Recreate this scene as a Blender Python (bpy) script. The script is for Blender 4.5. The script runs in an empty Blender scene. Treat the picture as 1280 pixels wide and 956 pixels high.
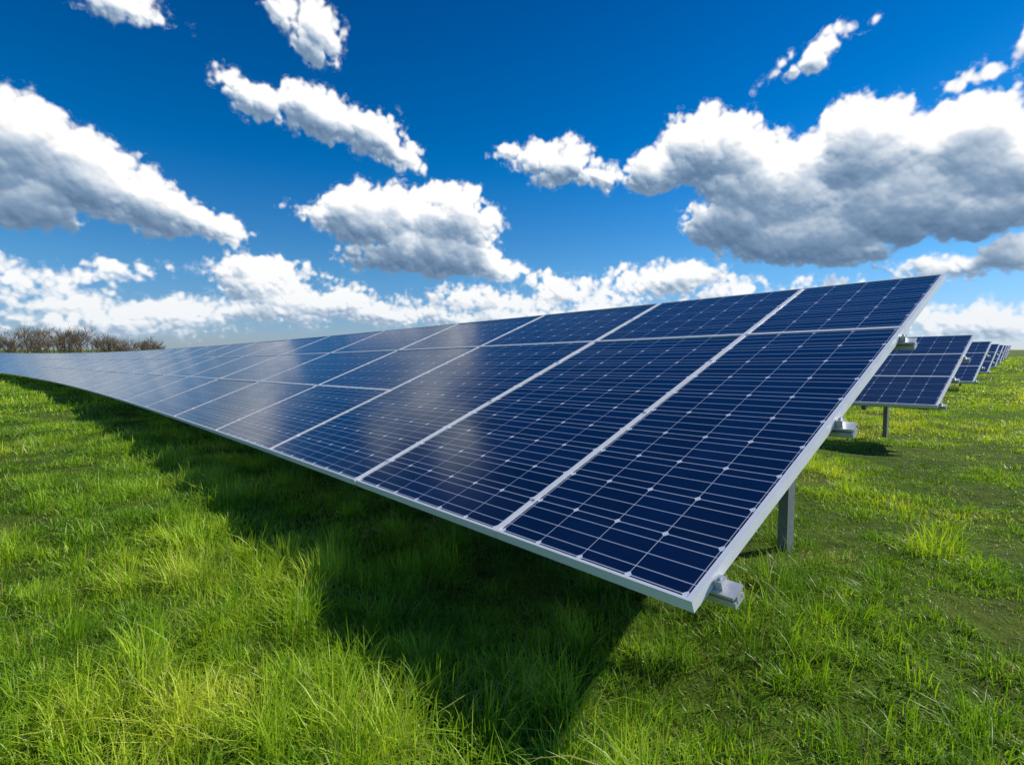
import bpy, math, random
import numpy as np
from mathutils import noise, Vector
random.seed(7); np.random.seed(7)
S=bpy.context.scene
# ------------------------------------------------------------------ frame of the field
PSI=0.72270; TAU=0.36867
R=np.array([-math.sin(PSI),math.cos(PSI)])      # along the rows (away, to the left)
N=np.array([math.cos(PSI),math.sin(PSI)])       # across the rows (up-slope of the tables)
B=np.array([0.652,1.863])                       # near lower corner of the big table
CAMZ=1.48
rng=np.random.RandomState(3)
TAB=rng.rand(256,256).astype(np.float64)*2-1
def vnoise(x,y):
    xi=np.floor(x).astype(int); yi=np.floor(y).astype(int); fx=x-xi; fy=y-yi
    fx=fx*fx*fx*(fx*(fx*6-15)+10); fy=fy*fy*fy*(fy*(fy*6-15)+10)
    a=TAB[xi&255,yi&255];b_=TAB[(xi+1)&255,yi&255];c_=TAB[xi&255,(yi+1)&255];d_=TAB[(xi+1)&255,(yi+1)&255]
    return a*(1-fx)*(1-fy)+b_*fx*(1-fy)+c_*(1-fx)*fy+d_*fx*fy
def fbm(x,y,o=5,g=.5):
    s=0;a=1;t=0
    for k in range(o): s=s+a*vnoise(x*2**k+17*k,y*2**k+31*k); t+=a; a*=g
    return s/t
def sstep(a,b,x):
    t=np.clip((x-a)/(b-a),0,1); return t*t*(3-2*t)
def ground(x,y,bump=True):
    x=np.asarray(x,float); y=np.asarray(y,float)
    dx,dy=x-B[0],y-B[1]
    s=dx*R[0]+dy*R[1]; t=dx*N[0]+dy*N[1]
    sc=np.clip(s,0,82)
    z=-(0.02475*sc-0.00015*sc*sc)+0.012*np.clip(-s,0,15)
    z=z-0.09*sstep(2,9,t)+0.45*sstep(20,110,t)
    if bump: z=z+0.045*vnoise(x*.6+3,y*.6)+0.022*vnoise(x*2.1,y*2.1+9)
    return z
# ------------------------------------------------------------------ materials
def newmat(name):
    m=bpy.data.materials.new(name); m.use_nodes=True
    nt=m.node_tree; b=nt.nodes["Principled BSDF"]; return m,nt,b
def nd(nt,t,**k):
    n=nt.nodes.new(t)
    for a,v in k.items(): setattr(n,a,v)
    return n
def mth(nt,op,a,b=None,c=None,clamp=False):
    n=nt.nodes.new("ShaderNodeMath"); n.operation=op; n.use_clamp=clamp
    for i,v in enumerate((a,b,c)):
        if v is None: continue
        if isinstance(v,(int,float)): n.inputs[i].default_value=v
        else: nt.links.new(v,n.inputs[i])
    return n.outputs[0]
def mixc(nt,f,a,b,mode='MIX'):
    n=nt.nodes.new("ShaderNodeMix"); n.data_type='RGBA'; n.blend_type=mode
    def s(i,v):
        if isinstance(v,(int,float)): i.default_value=v
        elif isinstance(v,tuple): i.default_value=(*v,1)
        else: nt.links.new(v,i)
    s(n.inputs[0],f); s(n.inputs[6],a); s(n.inputs[7],b); return n.outputs[2]
def noisetex(nt,scale,detail=4,rough=.5,vec=None):
    n=nt.nodes.new("ShaderNodeTexNoise"); n.inputs['Scale'].default_value=scale
    n.inputs['Detail'].default_value=detail; n.inputs['Roughness'].default_value=rough
    if vec is not None: nt.links.new(vec,n.inputs['Vector'])
    return n.outputs[0]
def ramp(nt,f,stops):
    n=nt.nodes.new("ShaderNodeValToRGB"); e=n.color_ramp.elements
    while len(e)<len(stops): e.new(.5)
    for i,(p,c) in enumerate(stops): e[i].position=p; e[i].color=(*c,1)
    nt.links.new(f,n.inputs[0]); return n.outputs[0]

# solar cells: uv in cell units
mCell,nt,b=newmat("solar_cells")
uv=nd(nt,"ShaderNodeUVMap",uv_map="UVMap"); sp=nd(nt,"ShaderNodeSeparateXYZ"); nt.links.new(uv.outputs[0],sp.inputs[0])
U,V=sp.outputs[0],sp.outputs[1]
fu=mth(nt,'FRACT',U); fv=mth(nt,'FRACT',V)
du=mth(nt,'MINIMUM',fu,mth(nt,'SUBTRACT',1,fu)); dv=mth(nt,'MINIMUM',fv,mth(nt,'SUBTRACT',1,fv))
gapu=mth(nt,'LESS_THAN',du,.0075); gapv=mth(nt,'LESS_THAN',dv,.009)
dia=mth(nt,'LESS_THAN',mth(nt,'ADD',du,dv),.068)
gap=mth(nt,'MAXIMUM',mth(nt,'MULTIPLY',mth(nt,'MAXIMUM',gapu,gapv),.65),dia)
bb=None
for c in (.2,.5,.8):
    q=mth(nt,'LESS_THAN',mth(nt,'ABSOLUTE',mth(nt,'SUBTRACT',fv,c)),.009)
    bb=q if bb is None else mth(nt,'MAXIMUM',bb,q)
fl=nd(nt,"ShaderNodeVectorMath",operation='FLOOR'); nt.links.new(uv.outputs[0],fl.inputs[0])
wn=nd(nt,"ShaderNodeTexWhiteNoise",noise_dimensions='3D'); nt.links.new(fl.outputs[0],wn.inputs[0])
cell=mixc(nt,wn.outputs[0],(.0014,.0036,.014),(.0032,.010,.040))
cell=mixc(nt,mth(nt,'MULTIPLY',noisetex(nt,3.0,3,.6,uv.outputs[0]),.2),cell,(.008,.024,.085))
c1=mixc(nt,mth(nt,'MULTIPLY',bb,.85),cell,(.48,.54,.64))
c2=mixc(nt,gap,c1,(.76,.80,.86))
geo=nd(nt,"ShaderNodeNewGeometry")
dust=noisetex(nt,1.3,6,.65,geo.outputs['Position'])
dustm=mth(nt,'MULTIPLY',mth(nt,'SUBTRACT',dust,.45,clamp=True),.04,clamp=True)
c3=mixc(nt,dustm,c2,(.25,.27,.28))
nt.links.new(c3,b.inputs['Base Color'])
nt.links.new(mth(nt,'MULTIPLY_ADD',dust,.14,.09),b.inputs['Roughness'])
b.inputs['IOR'].default_value=1.82
b.inputs['Specular Tint'].default_value=(.60,.80,1,1)

def metal(name,col,rough,met,sc=14,var=.25):
    m,nt,b=newmat(name)
    g=nd(nt,"ShaderNodeNewGeometry")
    n=noisetex(nt,sc,5,.6,g.outputs['Position'])
    d=tuple(c*(1-var) for c in col)
    nt.links.new(mixc(nt,n,d,col),b.inputs['Base Color'])
    nt.links.new(mth(nt,'MULTIPLY_ADD',n,.25,rough-.1),b.inputs['Roughness'])
    b.inputs['Metallic'].default_value=met
    return m
mFrame=metal("anodised_aluminium",(.90,.91,.92),.42,.05,9,.10)
mRail=metal("rail_aluminium",(.74,.76,.78),.4,.4,20,.3)
mGalv=metal("galvanised_steel",(.33,.36,.39),.5,.4,25,.5)
mBack=metal("panel_backsheet",(.35,.36,.37),.6,0,5,.1)

# ------------------------------------------------------------------ mesh builder
class MB:
    def __init__(s): s.v=[];s.f=[];s.m=[];s.uv=[]
    def quad(s,p,m,uv=None):
        i=len(s.v); s.v+=p; s.f.append(tuple(range(i,i+len(p)))); s.m.append(m)
        s.uv+= uv if uv else [(0,0)]*len(p)
    def hexa(s,c,m,top=True):
        for q in ((3,2,1,0),(4,5,6,7),(0,1,5,4),(1,2,6,5),(2,3,7,6),(3,0,4,7)):
            s.quad([c[k] for k in q],m)
    def obj(s,name,mats,parent=None):
        me=bpy.data.meshes.new(name); me.from_pydata(s.v,[],s.f)
        for m in mats: me.materials.append(m)
        me.polygons.foreach_set("material_index",s.m)
        l=me.uv_layers.new(name="UVMap"); l.data.foreach_set("uv",np.array(s.uv,dtype=np.float32).ravel())
        o=bpy.data.objects.new(name,me); S.collection.objects.link(o)
        if parent: o.parent=parent
        me.update(); return o

def table(P0,L,clear,seams,mid_rows,first_split,curve,post0,post_dx,kpost,wide=()):
    ct,st=math.cos(TAU),math.sin(TAU)
    def base(s):
        return P0+R*s-N*curve*s*s
    zc={}
    def bz(s):
        k=round(s,3)
        if k not in zc:
            h=base(s); zc[k]=float(ground(h[0],h[1],False))+clear
        return zc[k]
    def P(s,k,h):
        q=base(s)+N*(k*L*ct-h*st)
        return (float(q[0]),float(q[1]),bz(s)+k*L*st+h*ct)
    def box(mb,s0,s1,k0,k1,h0,h1,m):
        mb.hexa([P(s0,k0,h0),P(s1,k0,h0),P(s1,k1,h0),P(s0,k1,h0),P(s0,k0,h1),P(s1,k0,h1),P(s1,k1,h1),P(s0,k1,h1)][::1],m)
    root=bpy.data.objects.new("solar_panel_array",None); S.collection.objects.link(root)
    g=MB(); fr=MB(); rl=MB(); po=MB()
    for i in range(len(seams)-1):
        s0,s1=seams[i],seams[i+1]
        gl=.003 if i not in wide else .010
        gr=.003 if (i+1) not in wide else .010
        if i==0: gl=0
        a,bq=s0+gl,s1-gr
        rows=mid_rows if i>=first_split else [mid_rows[0],mid_rows[-2],mid_rows[-1]]
        nc=max(3,round((bq-a)/.28))
        for j in range(len(rows)-1):
            k0,k1=rows[j]+(.0008 if j else 0),rows[j+1]-(.0008 if j<len(rows)-2 else 0)
            wf=.014; kf=wf/L
            jit=random.uniform(-.0035,.0035); j2=random.uniform(-.003,.003); j3=random.uniform(-.003,.003)
            nr=max(3,round((k1-k0)*L/.29))
            m0=.06
            uvs=[(-m0,-m0),(nc+m0,-m0),(nc+m0,nr+m0),(-m0,nr+m0)]
            off=(random.randint(0,50)*20,random.randint(0,50)*20)
            uvs=[(u+off[0],v+off[1]) for u,v in uvs]
            wl=wf+(.012 if i==0 else 0)
            g.quad([P(a+wl,k0+kf,jit),P(bq-wf,k0+kf,j2),P(bq-wf,k1-kf,j3),P(a+wl,k1-kf,jit+j3-j2)][::-1],0,uvs[::-1])
            g.quad([P(a+wl,k0+kf,-.03),P(bq-wf,k0+kf,-.03),P(bq-wf,k1-kf,-.03),P(a+wl,k1-kf,-.03)],1)
            t=.007
            box(fr,a,bq,k0,k0+kf,-.045,t,0); box(fr,a,bq,k1-kf,k1,-.045,t,0)
            box(fr,a,a+wl,k0+kf,k1-kf,-.045,t,0); box(fr,bq-wf,bq,k0+kf,k1-kf,-.045,t,0)
        if i+1<len(seams)-1 and i<14:
            for kk in (.07,.33,.55,.86):
                box(fr,s1-.014,s1+.014,kk,kk+.045/L,.0075,.011,0)
    g.obj("glass_modules",[mCell,mBack],root); fr.obj("module_frames",[mFrame],root)
    smax=seams[-1]
    ss=[-.085,.3]
    while ss[-1]<smax-.5: ss.append(ss[-1]+3.0)
    for kk in (.04,.36,.66):
        w=.042/L
        for q0,q1 in zip(ss[:-1],ss[1:]):
            box(rl,q0,q1,kk-w,kk+w,-.058,-.047,0)
            box(rl,q0,q1,kk-.014/L,kk+.014/L,-.092,-.0581,0)
            box(rl,q0,q1,kk-w*.85,kk+w*.85,-.104,-.0921,0)
            box(rl,q0,q1,kk+w*.55,kk+w*.85,-.092,-.076,0)
            box(rl,q0,q1,kk-w*.85,kk-w*.55,-.092,-.076,0)
        box(rl,-.035,-.003,kk-.022/L,kk+.022/L,-.0465,-.012,0)
        # bolt head on the clamp
        box(rl,-.026,-.012,kk-.007/L,kk+.007/L,-.0119,-.004,0)
    rl.obj("purlins",[mRail],root)
    s=post0
    while s<smax and s<90:
        box(po,s-.03,s+.03,.03,.95,-.18,-.106,0)
        top=P(s,kpost,-.18); gx,gy=top[0],top[1]; gz=float(ground(gx,gy))-.3
        zt=top[2]+.05
        def vbox(r0,r1,n0,n1,z0,z1):
            c=[]
            for z in (z0,z1):
                for r_,n_ in ((r0,n0),(r1,n0),(r1,n1),(r0,n1)):
                    c.append((gx+R[0]*r_+N[0]*n_,gy+R[1]*r_+N[1]*n_,z))
            po.hexa(c,0)
        vbox(.032,.038,-.06,.06,gz,zt); vbox(.0382,.092,-.06,-.054,gz,zt); vbox(.0382,.092,.054,.06,gz,zt)
        vbox(.0922,.098,-.06,-.03,gz,zt); vbox(.0922,.098,.03,.06,gz,zt)
        s+=post_dx
    po.obj("posts_and_rafters",[mGalv],root)
    return root
seams=[0,1.119,2.76,4.753,6.927,9.6]
while seams[-1]<112: seams.append(seams[-1]+2.75)
table(B,4.3,.564,seams,[0,.35,.69,1],3,.00129,.50,3.3,.56,wide=(2,))
for i in range(8):
    t=8.37+8.8*i; s0=.755+.085*(t-8.37)
    sm=[0]
    while sm[-1]<(45 if i<3 else 30): sm.append(sm[-1]+1.55)
    table(B+N*t+R*s0,3.1,.74,sm,[0,.36,.69,1],0,0,1.0,3.1,.6)

# ------------------------------------------------------------------ ground
rad=[]; r=.18
while r<9000:
    rad.append(r); r= r+.15 if r<8 else (r*1.04 if r<200 else r*1.25)
na=300
rr,aa=np.meshgrid(np.array(rad),np.arange(na)*2*math.pi/na,indexing='ij')
gx=(rr*np.sin(aa)).ravel(); gy=(2+rr*np.cos(aa)).ravel(); gz=ground(gx,gy)
vs=[(0,2,float(ground(0,2)))]+list(zip(gx.tolist(),gy.tolist(),gz.tolist()))
fs=[(0,1+(a+1)%na,1+a) for a in range(na)]
for k in range(len(rad)-1):
    o0=1+k*na;o1=o0+na
    for a in range(na):
        b2=(a+1)%na; fs.append((o0+a,o0+b2,o1+b2,o1+a))
me=bpy.data.meshes.new("meadow_ground"); me.from_pydata(vs,[],fs); me.polygons.foreach_set("use_smooth",[True]*len(fs))
gr=bpy.data.objects.new("meadow_ground",me); S.collection.objects.link(gr)
m,nt,b=newmat("meadow_soil_and_turf")
g=nd(nt,"ShaderNodeNewGeometry"); pos=g.outputs['Position']
n1=noisetex(nt,.35,6,.6,pos); n2=noisetex(nt,6,6,.7,pos); n3=noisetex(nt,60,4,.7,pos)
c=ramp(nt,n2,[(.3,(.04,.065,.010)),(.5,(.11,.19,.016)),(.7,(.21,.30,.03))])
c=mixc(nt,ramp(nt,n1,[(.5,(0,0,0)),(.68,(.6,.6,.6))]),c,(.19,.20,.04))
c=mixc(nt,n3,c,mixc(nt,.5,c,(.05,.036,.014)))
nt.links.new(c,b.inputs['Base Color']); b.inputs['Roughness'].default_value=.95; b.inputs['Specular IOR Level'].default_value=.1
bp=nd(nt,"ShaderNodeBump"); bp.inputs['Strength'].default_value=.9; bp.inputs['Distance'].default_value=.08
nt.links.new(mth(nt,'ADD',n2,mth(nt,'MULTIPLY',n3,.5)),bp.inputs['Height']); nt.links.new(bp.outputs[0],b.inputs['Normal'])
me.materials.append(m)

# ------------------------------------------------------------------ grass: one mesh of blades
m,nt,b=newmat("grass_blades")
tone=nd(nt,"ShaderNodeAttribute",attribute_name="tone").outputs['Fac']; dry=nd(nt,"ShaderNodeAttribute",attribute_name="dry").outputs['Fac']
c=ramp(nt,tone,[(0,(.045,.125,.008)),(.35,(.19,.38,.012)),(.7,(.39,.59,.022)),(1,(.62,.71,.06))])
c=mixc(nt,dry,c,(.52,.42,.19))
nt.nodes.remove(b); out=nt.nodes["Material Output"]
d=nd(nt,"ShaderNodeBsdfPrincipled"); nt.links.new(c,d.inputs['Base Color']); d.inputs['Roughness'].default_value=.42; d.inputs['Specular IOR Level'].default_value=.4
tr=nd(nt,"ShaderNodeBsdfTranslucent"); nt.links.new(mixc(nt,1,c,(1.2,1.15,.6),'MULTIPLY'),tr.inputs[0])
ms=nd(nt,"ShaderNodeMixShader"); ms.inputs[0].default_value=.42
nt.links.new(d.outputs[0],ms.inputs[1]); nt.links.new(tr.outputs[0],ms.inputs[2]); nt.links.new(ms.outputs[0],out.inputs[0])
mGrass=m
AV=[];AT=[];AD=[];LV=[];LS=[];LT=[]; vo_=0; lo_=0
G=np.random.RandomState(11)
def blades(r0,r1,dens,tufts,hs,w,seg,amax=math.radians(56)):
    global vo_,lo_
    area=(r1*r1-r0*r0)*amax
    nt_=int(area*tufts); n=int(area*dens)
    tr_=np.sqrt(G.uniform(r0*r0,r1*r1,nt_)); ta=G.uniform(-amax,amax,nt_)
    tx,ty=tr_*np.sin(ta),tr_*np.cos(ta)
    th=np.exp(G.normal(-.08,.45,nt_)); tt=G.rand(nt_); tlean=G.uniform(0,6.283,nt_)
    k=G.randint(0,nt_,n); sp=.32/math.sqrt(tufts)
    loose=G.rand(n)<.48
    sg=np.where(loose,sp*5,sp)
    ox,oy=G.normal(0,1,n)*sg,G.normal(0,1,n)*sg
    x,y=tx[k]+ox,ty[k]+oy
    dx,dy=x-B[0],y-B[1]; t=dx*N[0]+dy*N[1]; s=dx*R[0]+dy*R[1]
    patch=fbm(x*.55,y*.55+20,3); fine=vnoise(x*2.3,y*2.3+40)
    bare=fbm(x*1.1+60,y*1.1+5,3)
    bare=bare+.55*np.exp(-(((x-1.2)/.45)**2+((y-3.0)/.35)**2))
    br=sstep(.37,.54,bare)
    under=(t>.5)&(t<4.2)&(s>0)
    keep=(G.rand(n)>br*.7)&~(under&(s>9)&(t>1.5))&~(under&(G.rand(n)<.3))
    back=sstep(1.0,4.0,t)
    h=hs*np.where(loose,.68,th[k])*G.uniform(.45,1.15,n)*(1+.6*patch+.5*fine)*(1-.5*br)*(1-.35*back)
    h*=1+.45*np.exp(-((t+.55)/.35)**2)*(s>-.6)
    h=np.clip(h,.02*hs/.1,.29)
    ph=np.where(G.rand(n)<.5,np.arctan2(oy,ox),tlean[k]+G.normal(0,.8,n))
    ln=h*np.abs(G.normal(.65,.45,n))
    fa=ph+1.57+G.uniform(-1.1,1.1,n); ww=w*G.uniform(.5,1.3,n)
    tn=np.clip(.47+np.where(loose,-.03,.46*(tt[k]-.5))+.34*(G.rand(n)-.5)+.46*patch+.20*fine+.16*back,0,1)
    tn=np.where(under,tn*.6,tn)  # big table's shade put into the blade colour beneath it
    dr=((G.rand(n)<.04+.35*br+.06*(fine>.35)))*G.uniform(.4,1,n)
    z=ground(x,y)-.008
    x,y,z,h,ph,ln,fa,ww,tn,dr=[a[keep] for a in (x,y,z,h,ph,ln,fa,ww,tn,dr)]
    n=len(x); lx,ly=np.cos(ph),np.sin(ph); wx,wy=np.cos(fa),np.sin(fa)
    rt=np.minimum(1,ln/h); sh=np.sqrt(np.maximum(.15,1-.45*rt*rt))
    st=((0,.8),(.38,1),(.72,.68)) if seg==3 else ((0,.9),(.55,.8))
    P=[]
    for q,wk in st:
        o=ln*q*q; zz=z+h*sh*(q-.18*q*q*rt)
        for sgn in (-1,1): P.append(np.stack([x+lx*o+sgn*wx*ww*wk*.5,y+ly*o+sgn*wy*ww*wk*.5,zz],-1))
    P.append(np.stack([x+lx*ln,y+ly*ln,z+h*sh*(1-.18*rt)-np.where(rt>.8,.16*h,0)],-1))
    nv=len(P); P=np.stack(P,1).reshape(-1,3)
    pat=[0,1,3,2,2,3,5,4,4,5,6] if seg==3 else [0,1,3,2,2,3,4]
    cnt=[4,4,3] if seg==3 else [4,3]
    LV.append((np.array(pat)[None,:]+(vo_+np.arange(n)*nv)[:,None]).ravel())
    sts=np.concatenate([[0],np.cumsum(cnt)[:-1]])
    LS.append((sts[None,:]+(lo_+np.arange(n)*len(pat))[:,None]).ravel()); LT.append(np.tile(cnt,n))
    AV.append(P); AT.append(np.repeat(tn,nv)); AD.append(np.repeat(dr,nv)); vo_+=n*nv; lo_+=n*len(pat)
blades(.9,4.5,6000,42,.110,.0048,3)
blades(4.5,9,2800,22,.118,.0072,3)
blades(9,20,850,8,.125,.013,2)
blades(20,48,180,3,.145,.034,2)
blades(48,130,20,.8,.21,.10,2)
me=bpy.data.meshes.new("grass"); co=np.concatenate(AV).astype(np.float32); lv=np.concatenate(LV).astype(np.int32)
me.vertices.add(len(co)); me.vertices.foreach_set("co",co.ravel()); me.loops.add(len(lv)); me.loops.foreach_set("vertex_index",lv)
ls=np.concatenate(LS).astype(np.int32); me.polygons.add(len(ls)); me.polygons.foreach_set("loop_start",ls); me.polygons.foreach_set("loop_total",np.concatenate(LT).astype(np.int32))
me.update(calc_edges=True)
a=me.attributes.new("tone",'FLOAT','POINT'); a.data.foreach_set("value",np.concatenate(AT).astype(np.float32))
a=me.attributes.new("dry",'FLOAT','POINT'); a.data.foreach_set("value",np.concatenate(AD).astype(np.float32))
me.materials.append(mGrass)
go=bpy.data.objects.new("grass",me); S.collection.objects.link(go)

# ------------------------------------------------------------------ distant bare trees
mb=MB()
def branch(p,d,l,w,dep):
    q=p+d*l
    sd=d.cross(Vector((random.uniform(-1,1),random.uniform(-1,1),random.uniform(-.3,.3)))).normalized()
    for ax in (sd,d.cross(sd).normalized()):
        mb.quad([tuple(p-ax*w),tuple(p+ax*w),tuple(q+ax*w*.6),tuple(q-ax*w*.6)],0)
    if dep==0: return
    for _ in range(random.randint(3,4)):
        nd_=(d+Vector((random.uniform(-.8,.8),random.uniform(-.8,.8),random.uniform(-.15,.55)))).normalized()
        branch(p+(q-p)*random.uniform(.45,1),nd_,l*random.uniform(.6,.8),w*.6,dep-1)
for i in range(72):
    az=math.radians(-60+i*.37 + random.uniform(-.3,.3)); dd=random.uniform(120,150)
    x,y=dd*math.sin(az),dd*math.cos(az)
    hh=random.uniform(2.6,4.2)*(1.25 if az<math.radians(-38.5) else 1.05)
    z=float(ground(x,y))
    for k in range(3):
        branch(Vector((x+random.uniform(-1.5,1.5),y+random.uniform(-1,1),z-.2)),Vector((random.uniform(-.25,.25),random.uniform(-.2,.2),1)).normalized(),hh*.62,.07,4)
m,nt,b=newmat("bare_twigs"); g=nd(nt,"ShaderNodeNewGeometry")
nt.links.new(mixc(nt,noisetex(nt,.3,3,.5,g.outputs['Position']),(.19,.13,.085),(.32,.24,.15)),b.inputs['Base Color']); b.inputs['Roughness'].default_value=.9
mb.obj("distant_bare_tree_row",[m])

# ------------------------------------------------------------------ sun + sky
SUNV=Vector((.695,.24,.565)).normalized()
ld=bpy.data.lights.new("sun",'SUN'); ld.energy=5.0; ld.angle=math.radians(.5); ld.color=(1,.95,.87)
lo=bpy.data.objects.new("sun",ld); S.collection.objects.link(lo); lo.rotation_euler=SUNV.to_track_quat('Z','Y').to_euler()
elev=math.asin(SUNV.z); az=math.atan2(SUNV.x,SUNV.y)
w=bpy.data.worlds.new("World"); S.world=w; w.use_nodes=True; nt=w.node_tree; nt.nodes.clear()
sky=nd(nt,"ShaderNodeTexSky"); sky.sky_type='NISHITA'; sky.sun_disc=False; sky.sun_elevation=elev; sky.sun_rotation=az
sky.ozone_density=2.0; sky.air_density=1.0; sky.dust_density=.3; sky.altitude=200
tc=nd(nt,"ShaderNodeTexCoord"); sx=nd(nt,"ShaderNodeSeparateXYZ"); nt.links.new(tc.outputs['Generated'],sx.inputs[0])
tintc=ramp(nt,sx.outputs[2],[(0,(.60,.76,1.22)),(.06,(.55,.77,1.15)),(.14,(.50,.83,1.14)),(.30,(.30,.74,1.16)),(.55,(.16,.50,.94))])
tint=mixc(nt,1,sky.outputs[0],tintc,'MULTIPLY')
hs=nd(nt,"ShaderNodeHueSaturation"); hs.inputs['Saturation'].default_value=1.1; nt.links.new(tint,hs.inputs['Color'])
bg=nd(nt,"ShaderNodeBackground"); bg.inputs[1].default_value=.097; nt.links.new(hs.outputs[0],bg.inputs[0])
ow=nd(nt,"ShaderNodeOutputWorld"); nt.links.new(bg.outputs[0],ow.inputs[0])

# ------------------------------------------------------------------ cumulus layer: puffs piled up on a far dome
clouds=[(-43.1,15.4,4.2,4.2,0),(-38.1,13.9,5.2,3.7,-15),(-33,12.2,5,2.9,-15),(-43.1,11.2,5,2.4,0),(-29.2,10.9,3,1.2,0),
(-25.8,22.6,3.4,1.7,-25),(-19.9,21.9,5,2.4,-8),(-14.8,20.8,4,2.4,-15),(-11.9,19.4,2.8,1.5,-10),
(-22.6,29.6,2.1,1.4,-20),(-19.5,28.3,2.8,2.5,-30),(-35.4,27.3,4.3,1.5,0),
(-14.4,13.2,6.8,3.4,0),(-6.5,13.2,5.8,3.7,0),(-9.4,9.8,8.6,2.9,0),(-19.2,13.3,3.4,1.3,0),(-2.2,8.5,3.6,1.2,0),
(4.3,18.8,3.9,2.5,0),(8.6,17.4,3.6,1.2,0),(-1.3,19.8,1.3,.9,0),
(19.9,18.9,5.4,3.8,0),(15.2,17.7,3.6,2.4,0),(25.1,15.1,7,4.8,-20),(32.4,16.8,5.8,4.6,0),(39.2,16.0,4.6,3.8,0),(42.7,13.8,3.8,3.8,0),(35.9,12.2,9,4.0,0),(28.5,10.2,7.5,3.0,0),(41,10.9,6,2.4,0),(23,12.6,5.5,3,0),(31,8.8,4.5,1.6,0),(48,14,5,3.8,0),
(28.5,25.1,3.9,1.0,18),(31,25.9,1.6,.8,18),(40.2,20.6,2.4,.9,25),(43.4,22.2,1.1,.8,30),
(39.9,6.6,4.2,1.3,0),(43.2,7.2,3,1.5,0),(-36.2,6.8,3.0,.8,0),(-41.2,5.5,4.2,1.4,0),(-44,6,2.5,1.4,0),(-40.2,3.6,4.5,1.0,0),
(-25.1,6.7,4.8,2.6,0),(-19.9,4.6,7,2.4,0),(-24,3.6,7,1.5,0),(-2.6,5.1,10,1.7,0),(5.2,6.3,4.2,1.8,0),(10,5.4,4,1.4,0),(16,6.8,6,2.1,0),(21.8,5.4,4.8,1.5,0),(30.8,5.9,2.8,.8,0),
(-12,3.4,8,1.5,0),(-33,3,6,1.6,0),(-36.5,2.0,9,1.5,0),(41.7,2.2,6,1.8,0),(-3,3,9,1.5,0),(8,3.4,9,1.6,0),(20,3,9,1.5,0),(32,2.4,9,1.6,0),
(-60,14,7,4,0),(-75,22,8,4,0),(85,52,7,5,0),(120,30,12,7,0),(-110,28,12,6,0),(160,20,14,6,0),(-150,35,12,7,0)]
azs=np.concatenate([np.arange(-180,-52,1.0),np.arange(-52,52,.08),np.arange(52,180.01,1.0)])
els=np.concatenate([np.arange(-1,36,.08),np.arange(36,90.01,1.0)])
X,Y=np.meshgrid(azs,els)
def mask(x,y):
    best=np.full(np.shape(x),-9.)
    for (a_,e_,rx,ry,ro) in clouds:
        c_,s_=math.cos(math.radians(ro)),math.sin(math.radians(ro))
        u=((x-a_)*c_+(y-e_)*s_)/rx; v=(-(x-a_)*s_+(y-e_)*c_)
        v=np.where(v<0,v/(ry*.78),v/ry)
        best=np.maximum(best,(1-np.sqrt(u*u+v*v))*ry**.85)
    return best
def wmask(x,y):
    wx=1.0*fbm(x*.35,y*.35,3); wy=.6*fbm(x*.35+50,y*.35+9,3)
    return mask(x+wx,y+wy)+.7*fbm(x*.5+7,y*.5+3,4)+.16
H=np.full(X.shape,-1.0); D=np.zeros(X.shape)
XW=X+.36*fbm(X*1.2,Y*1.2+5,6,.68); YW=Y+.36*fbm(X*1.2+40,Y*1.2+60,6,.68)
def puffs(n,rmin,rmax,lo_,hi_,zadd):
    for (a_,e_,rx,ry,ro) in clouds:
        k=int(n*rx*ry)+10
        px=a_+rx*1.3*(rng.rand(k)*2-1)*1.0; py=e_+(ry*1.3+rx*abs(math.sin(math.radians(ro))))*(rng.rand(k)*2-1)
        mm=wmask(px,py)
        for x0,y0,m_ in zip(px,py,mm):
            if m_<lo_ or m_>hi_: continue
            r=min(rmax,max(rmin,m_*rng.uniform(.45,1.0)))
            if y0<7: r*=.72
            if abs(x0)>52 and r<.9: continue
            i0=np.searchsorted(azs,x0-r-.5); i1=np.searchsorted(azs,x0+r+.5); j0=np.searchsorted(els,y0-r-.5); j1=np.searchsorted(els,y0+r+.5)
            if i1<=i0 or j1<=j0: continue
            xx=XW[j0:j1,i0:i1]-x0; yy=YW[j0:j1,i0:i1]-y0; q=r*r-xx*xx-yy*yy
            z0=1.0*math.sqrt(max(m_,0.02))+zadd*rng.uniform(.6,1.15)
            h=np.where(q>0,z0+np.sqrt(np.maximum(q,0))*1.1,-1)
            H[j0:j1,i0:i1]=np.maximum(H[j0:j1,i0:i1],h)
            D[j0:j1,i0:i1]=np.maximum(D[j0:j1,i0:i1],np.maximum(q,0)/r)
puffs(5,.5,1.3,.25,9,0)
puffs(7,.35,.85,.10,9,.40)
puffs(12,.18,.48,-.02,9,.72)
puffs(45,.09,.26,-.12,.6,.3)
def blur(a,r):
    k=np.exp(-np.arange(-3*r,3*r+1)**2/(2.*r*r)); k/=k.sum(); n_=len(k)//2
    p=np.pad(a,((n_,n_),(0,0)),mode='edge'); o=sum(k[i]*p[i:i+a.shape[0]] for i in range(len(k)))
    p=np.pad(o,((0,0),(n_,n_)),mode='edge'); return sum(k[i]*p[:,i:i+a.shape[1]] for i in range(len(k)))
Hc=np.maximum(H,0)
def lam(h,sc,lx=.36,ly=.78,lz=.50):
    gy,gx=np.gradient(h); gx=gx/.08*sc; gy=gy/.08*sc
    return (-gx*lx-gy*ly+lz)/np.sqrt(gx*gx+gy*gy+1)
Hc=Hc+.12*fbm(X*2.2,Y*2.2,5,.6)*(Hc>0)
l1=lam(blur(Hc,1),.60); l2=lam(blur(Hc,5),1.0); l3=lam(blur(Hc,17),1.7)
dy=np.gradient(els)[:,None]
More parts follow.
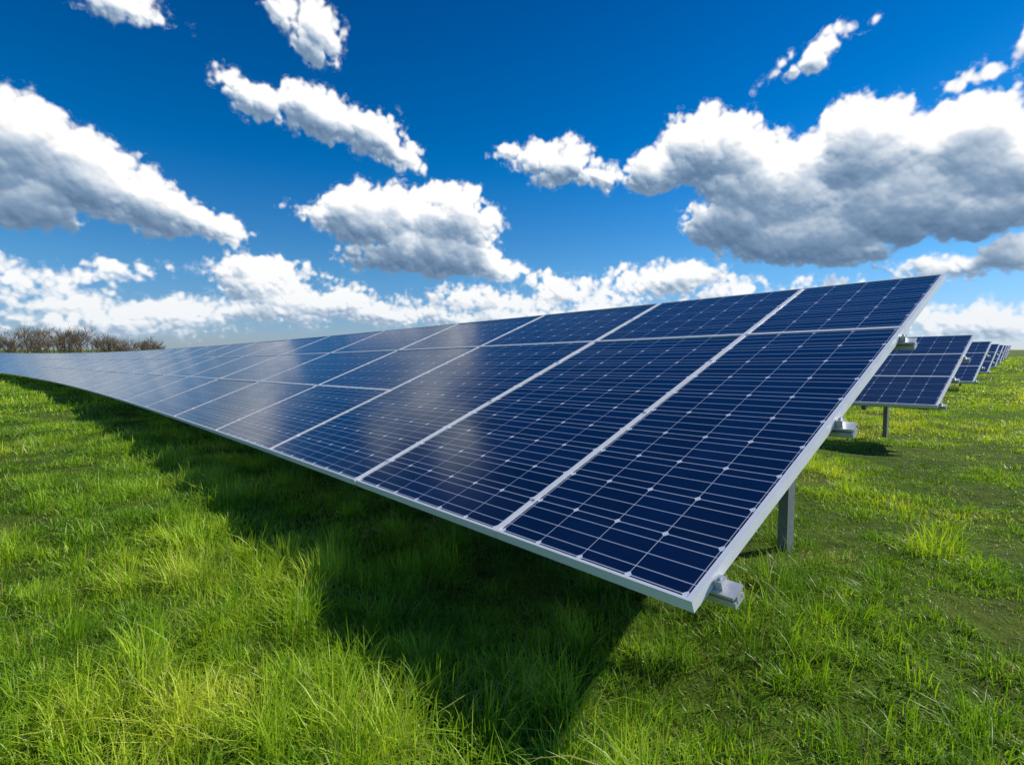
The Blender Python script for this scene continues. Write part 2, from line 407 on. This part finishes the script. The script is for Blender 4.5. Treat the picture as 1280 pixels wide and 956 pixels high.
cov=np.clip(blur(D,2)*2,0,1)
up=np.zeros_like(cov); acc=np.zeros(cov.shape[1])
for j in range(len(els)-1,-1,-1):
    acc=(acc+cov[j]*Hc[j]*dy[j,0])*(.982 if els[j]<36 else .8)*np.where(cov[j]<.05,.90,1); up[j]=acc
upb=blur(up,6)*(.65+.35*sstep(3,10,Y))*(1+.45*fbm(X*.55,Y*.8+30,4))
mot=1/(1+(upb/4.6)**2.4)
L=.48*np.clip(l1,0,1)+.40*np.clip(l2,0,1)+.36*np.clip(l3,0,1)  # cloud light and shade computed here, painted into the emission colour
L=L*(.20+.98*mot)+.14*mot
edge=np.clip(1-blur(D,4)/.8,0,1)
L=L+.20*edge*(.35+.65*mot)
A=blur(D,1)
ver=np.stack([9000*np.cos(np.radians(Y))*np.sin(np.radians(X)),9000*np.cos(np.radians(Y))*np.cos(np.radians(X)),9000*np.sin(np.radians(Y))],-1).reshape(-1,3)
nr_,nc_=X.shape
ii=np.arange(nr_-1)[:,None]*nc_+np.arange(nc_-1)[None,:]
q=np.stack([ii,ii+nc_,ii+nc_+1,ii+1],-1).reshape(-1,4)
keep=(A.ravel()[q].max(1)>0.001); q=q[keep]
used=np.unique(q); remap=np.zeros(nr_*nc_,int); remap[used]=np.arange(len(used)); q=remap[q]; ver=ver[used]
me=bpy.data.meshes.new("clouds"); me.vertices.add(len(ver)); me.vertices.foreach_set("co",ver.astype(np.float32).ravel())
me.loops.add(q.size); me.loops.foreach_set("vertex_index",q.astype(np.int32).ravel())
me.polygons.add(len(q)); me.polygons.foreach_set("loop_start",np.arange(0,q.size,4,dtype=np.int32)); me.polygons.foreach_set("loop_total",np.full(len(q),4,np.int32))
me.update(calc_edges=True)
a=me.attributes.new("thick",'FLOAT','POINT'); a.data.foreach_set("value",A.ravel()[used].astype(np.float32))
a=me.attributes.new("lit",'FLOAT','POINT'); a.data.foreach_set("value",L.ravel()[used].astype(np.float32))
a=me.attributes.new("elev",'FLOAT','POINT'); a.data.foreach_set("value",Y.ravel()[used].astype(np.float32))
me.polygons.foreach_set("use_smooth",[True]*len(q))
o=bpy.data.objects.new("clouds",me); S.collection.objects.link(o)
m,nt,b=newmat("cumulus"); nt.nodes.remove(b); out=nt.nodes["Material Output"]
g=nd(nt,"ShaderNodeNewGeometry")
th=nd(nt,"ShaderNodeAttribute",attribute_name="thick").outputs['Fac']; li=nd(nt,"ShaderNodeAttribute",attribute_name="lit").outputs['Fac']; ev=nd(nt,"ShaderNodeAttribute",attribute_name="elev").outputs['Fac']
fn=noisetex(nt,.006,5,.65,g.outputs['Position'])
def smooth(x,a,b_):
    n=nd(nt,"ShaderNodeMapRange",interpolation_type='SMOOTHSTEP'); nt.links.new(x,n.inputs[0]); n.inputs[1].default_value=a; n.inputs[2].default_value=b_; return n.outputs[0]
al=smooth(mth(nt,'ADD',th,mth(nt,'MULTIPLY_ADD',fn,.6,-.29)),0.0,.42)
ll=mth(nt,'ADD',li,mth(nt,'MULTIPLY_ADD',fn,.12,-.05),clamp=True)
cc=ramp(nt,ll,[(0,(.09,.17,.30)),(.2,(.22,.33,.48)),(.42,(.56,.65,.76)),(.68,(1.0,1.0,1.0))])
hz=mth(nt,'MULTIPLY',mth(nt,'SUBTRACT',1,smooth(ev,0,9)),.38)
cc=mixc(nt,hz,cc,(.62,.74,.86))
em=nd(nt,"ShaderNodeEmission"); nt.links.new(cc,em.inputs[0]); tp=nd(nt,"ShaderNodeBsdfTransparent"); mx=nd(nt,"ShaderNodeMixShader")
nt.links.new(al,mx.inputs[0]); nt.links.new(tp.outputs[0],mx.inputs[1]); nt.links.new(em.outputs[0],mx.inputs[2]); nt.links.new(mx.outputs[0],out.inputs[0])
try: m.cycles.emission_sampling='NONE'
except Exception: pass
me.materials.append(m)
# ------------------------------------------------------------------ camera
cd=bpy.data.cameras.new("camera"); cd.sensor_width=36; cd.lens=661.7/1280*36; cd.clip_end=20000; cd.clip_start=.05
cam=bpy.data.objects.new("camera",cd); S.collection.objects.link(cam); cam.location=(0,0,CAMZ); cam.rotation_euler=(math.radians(90)-.0619,0,0)
S.camera=cam
S.view_settings.view_transform='Standard'; S.view_settings.look='None'; S.view_settings.exposure=0
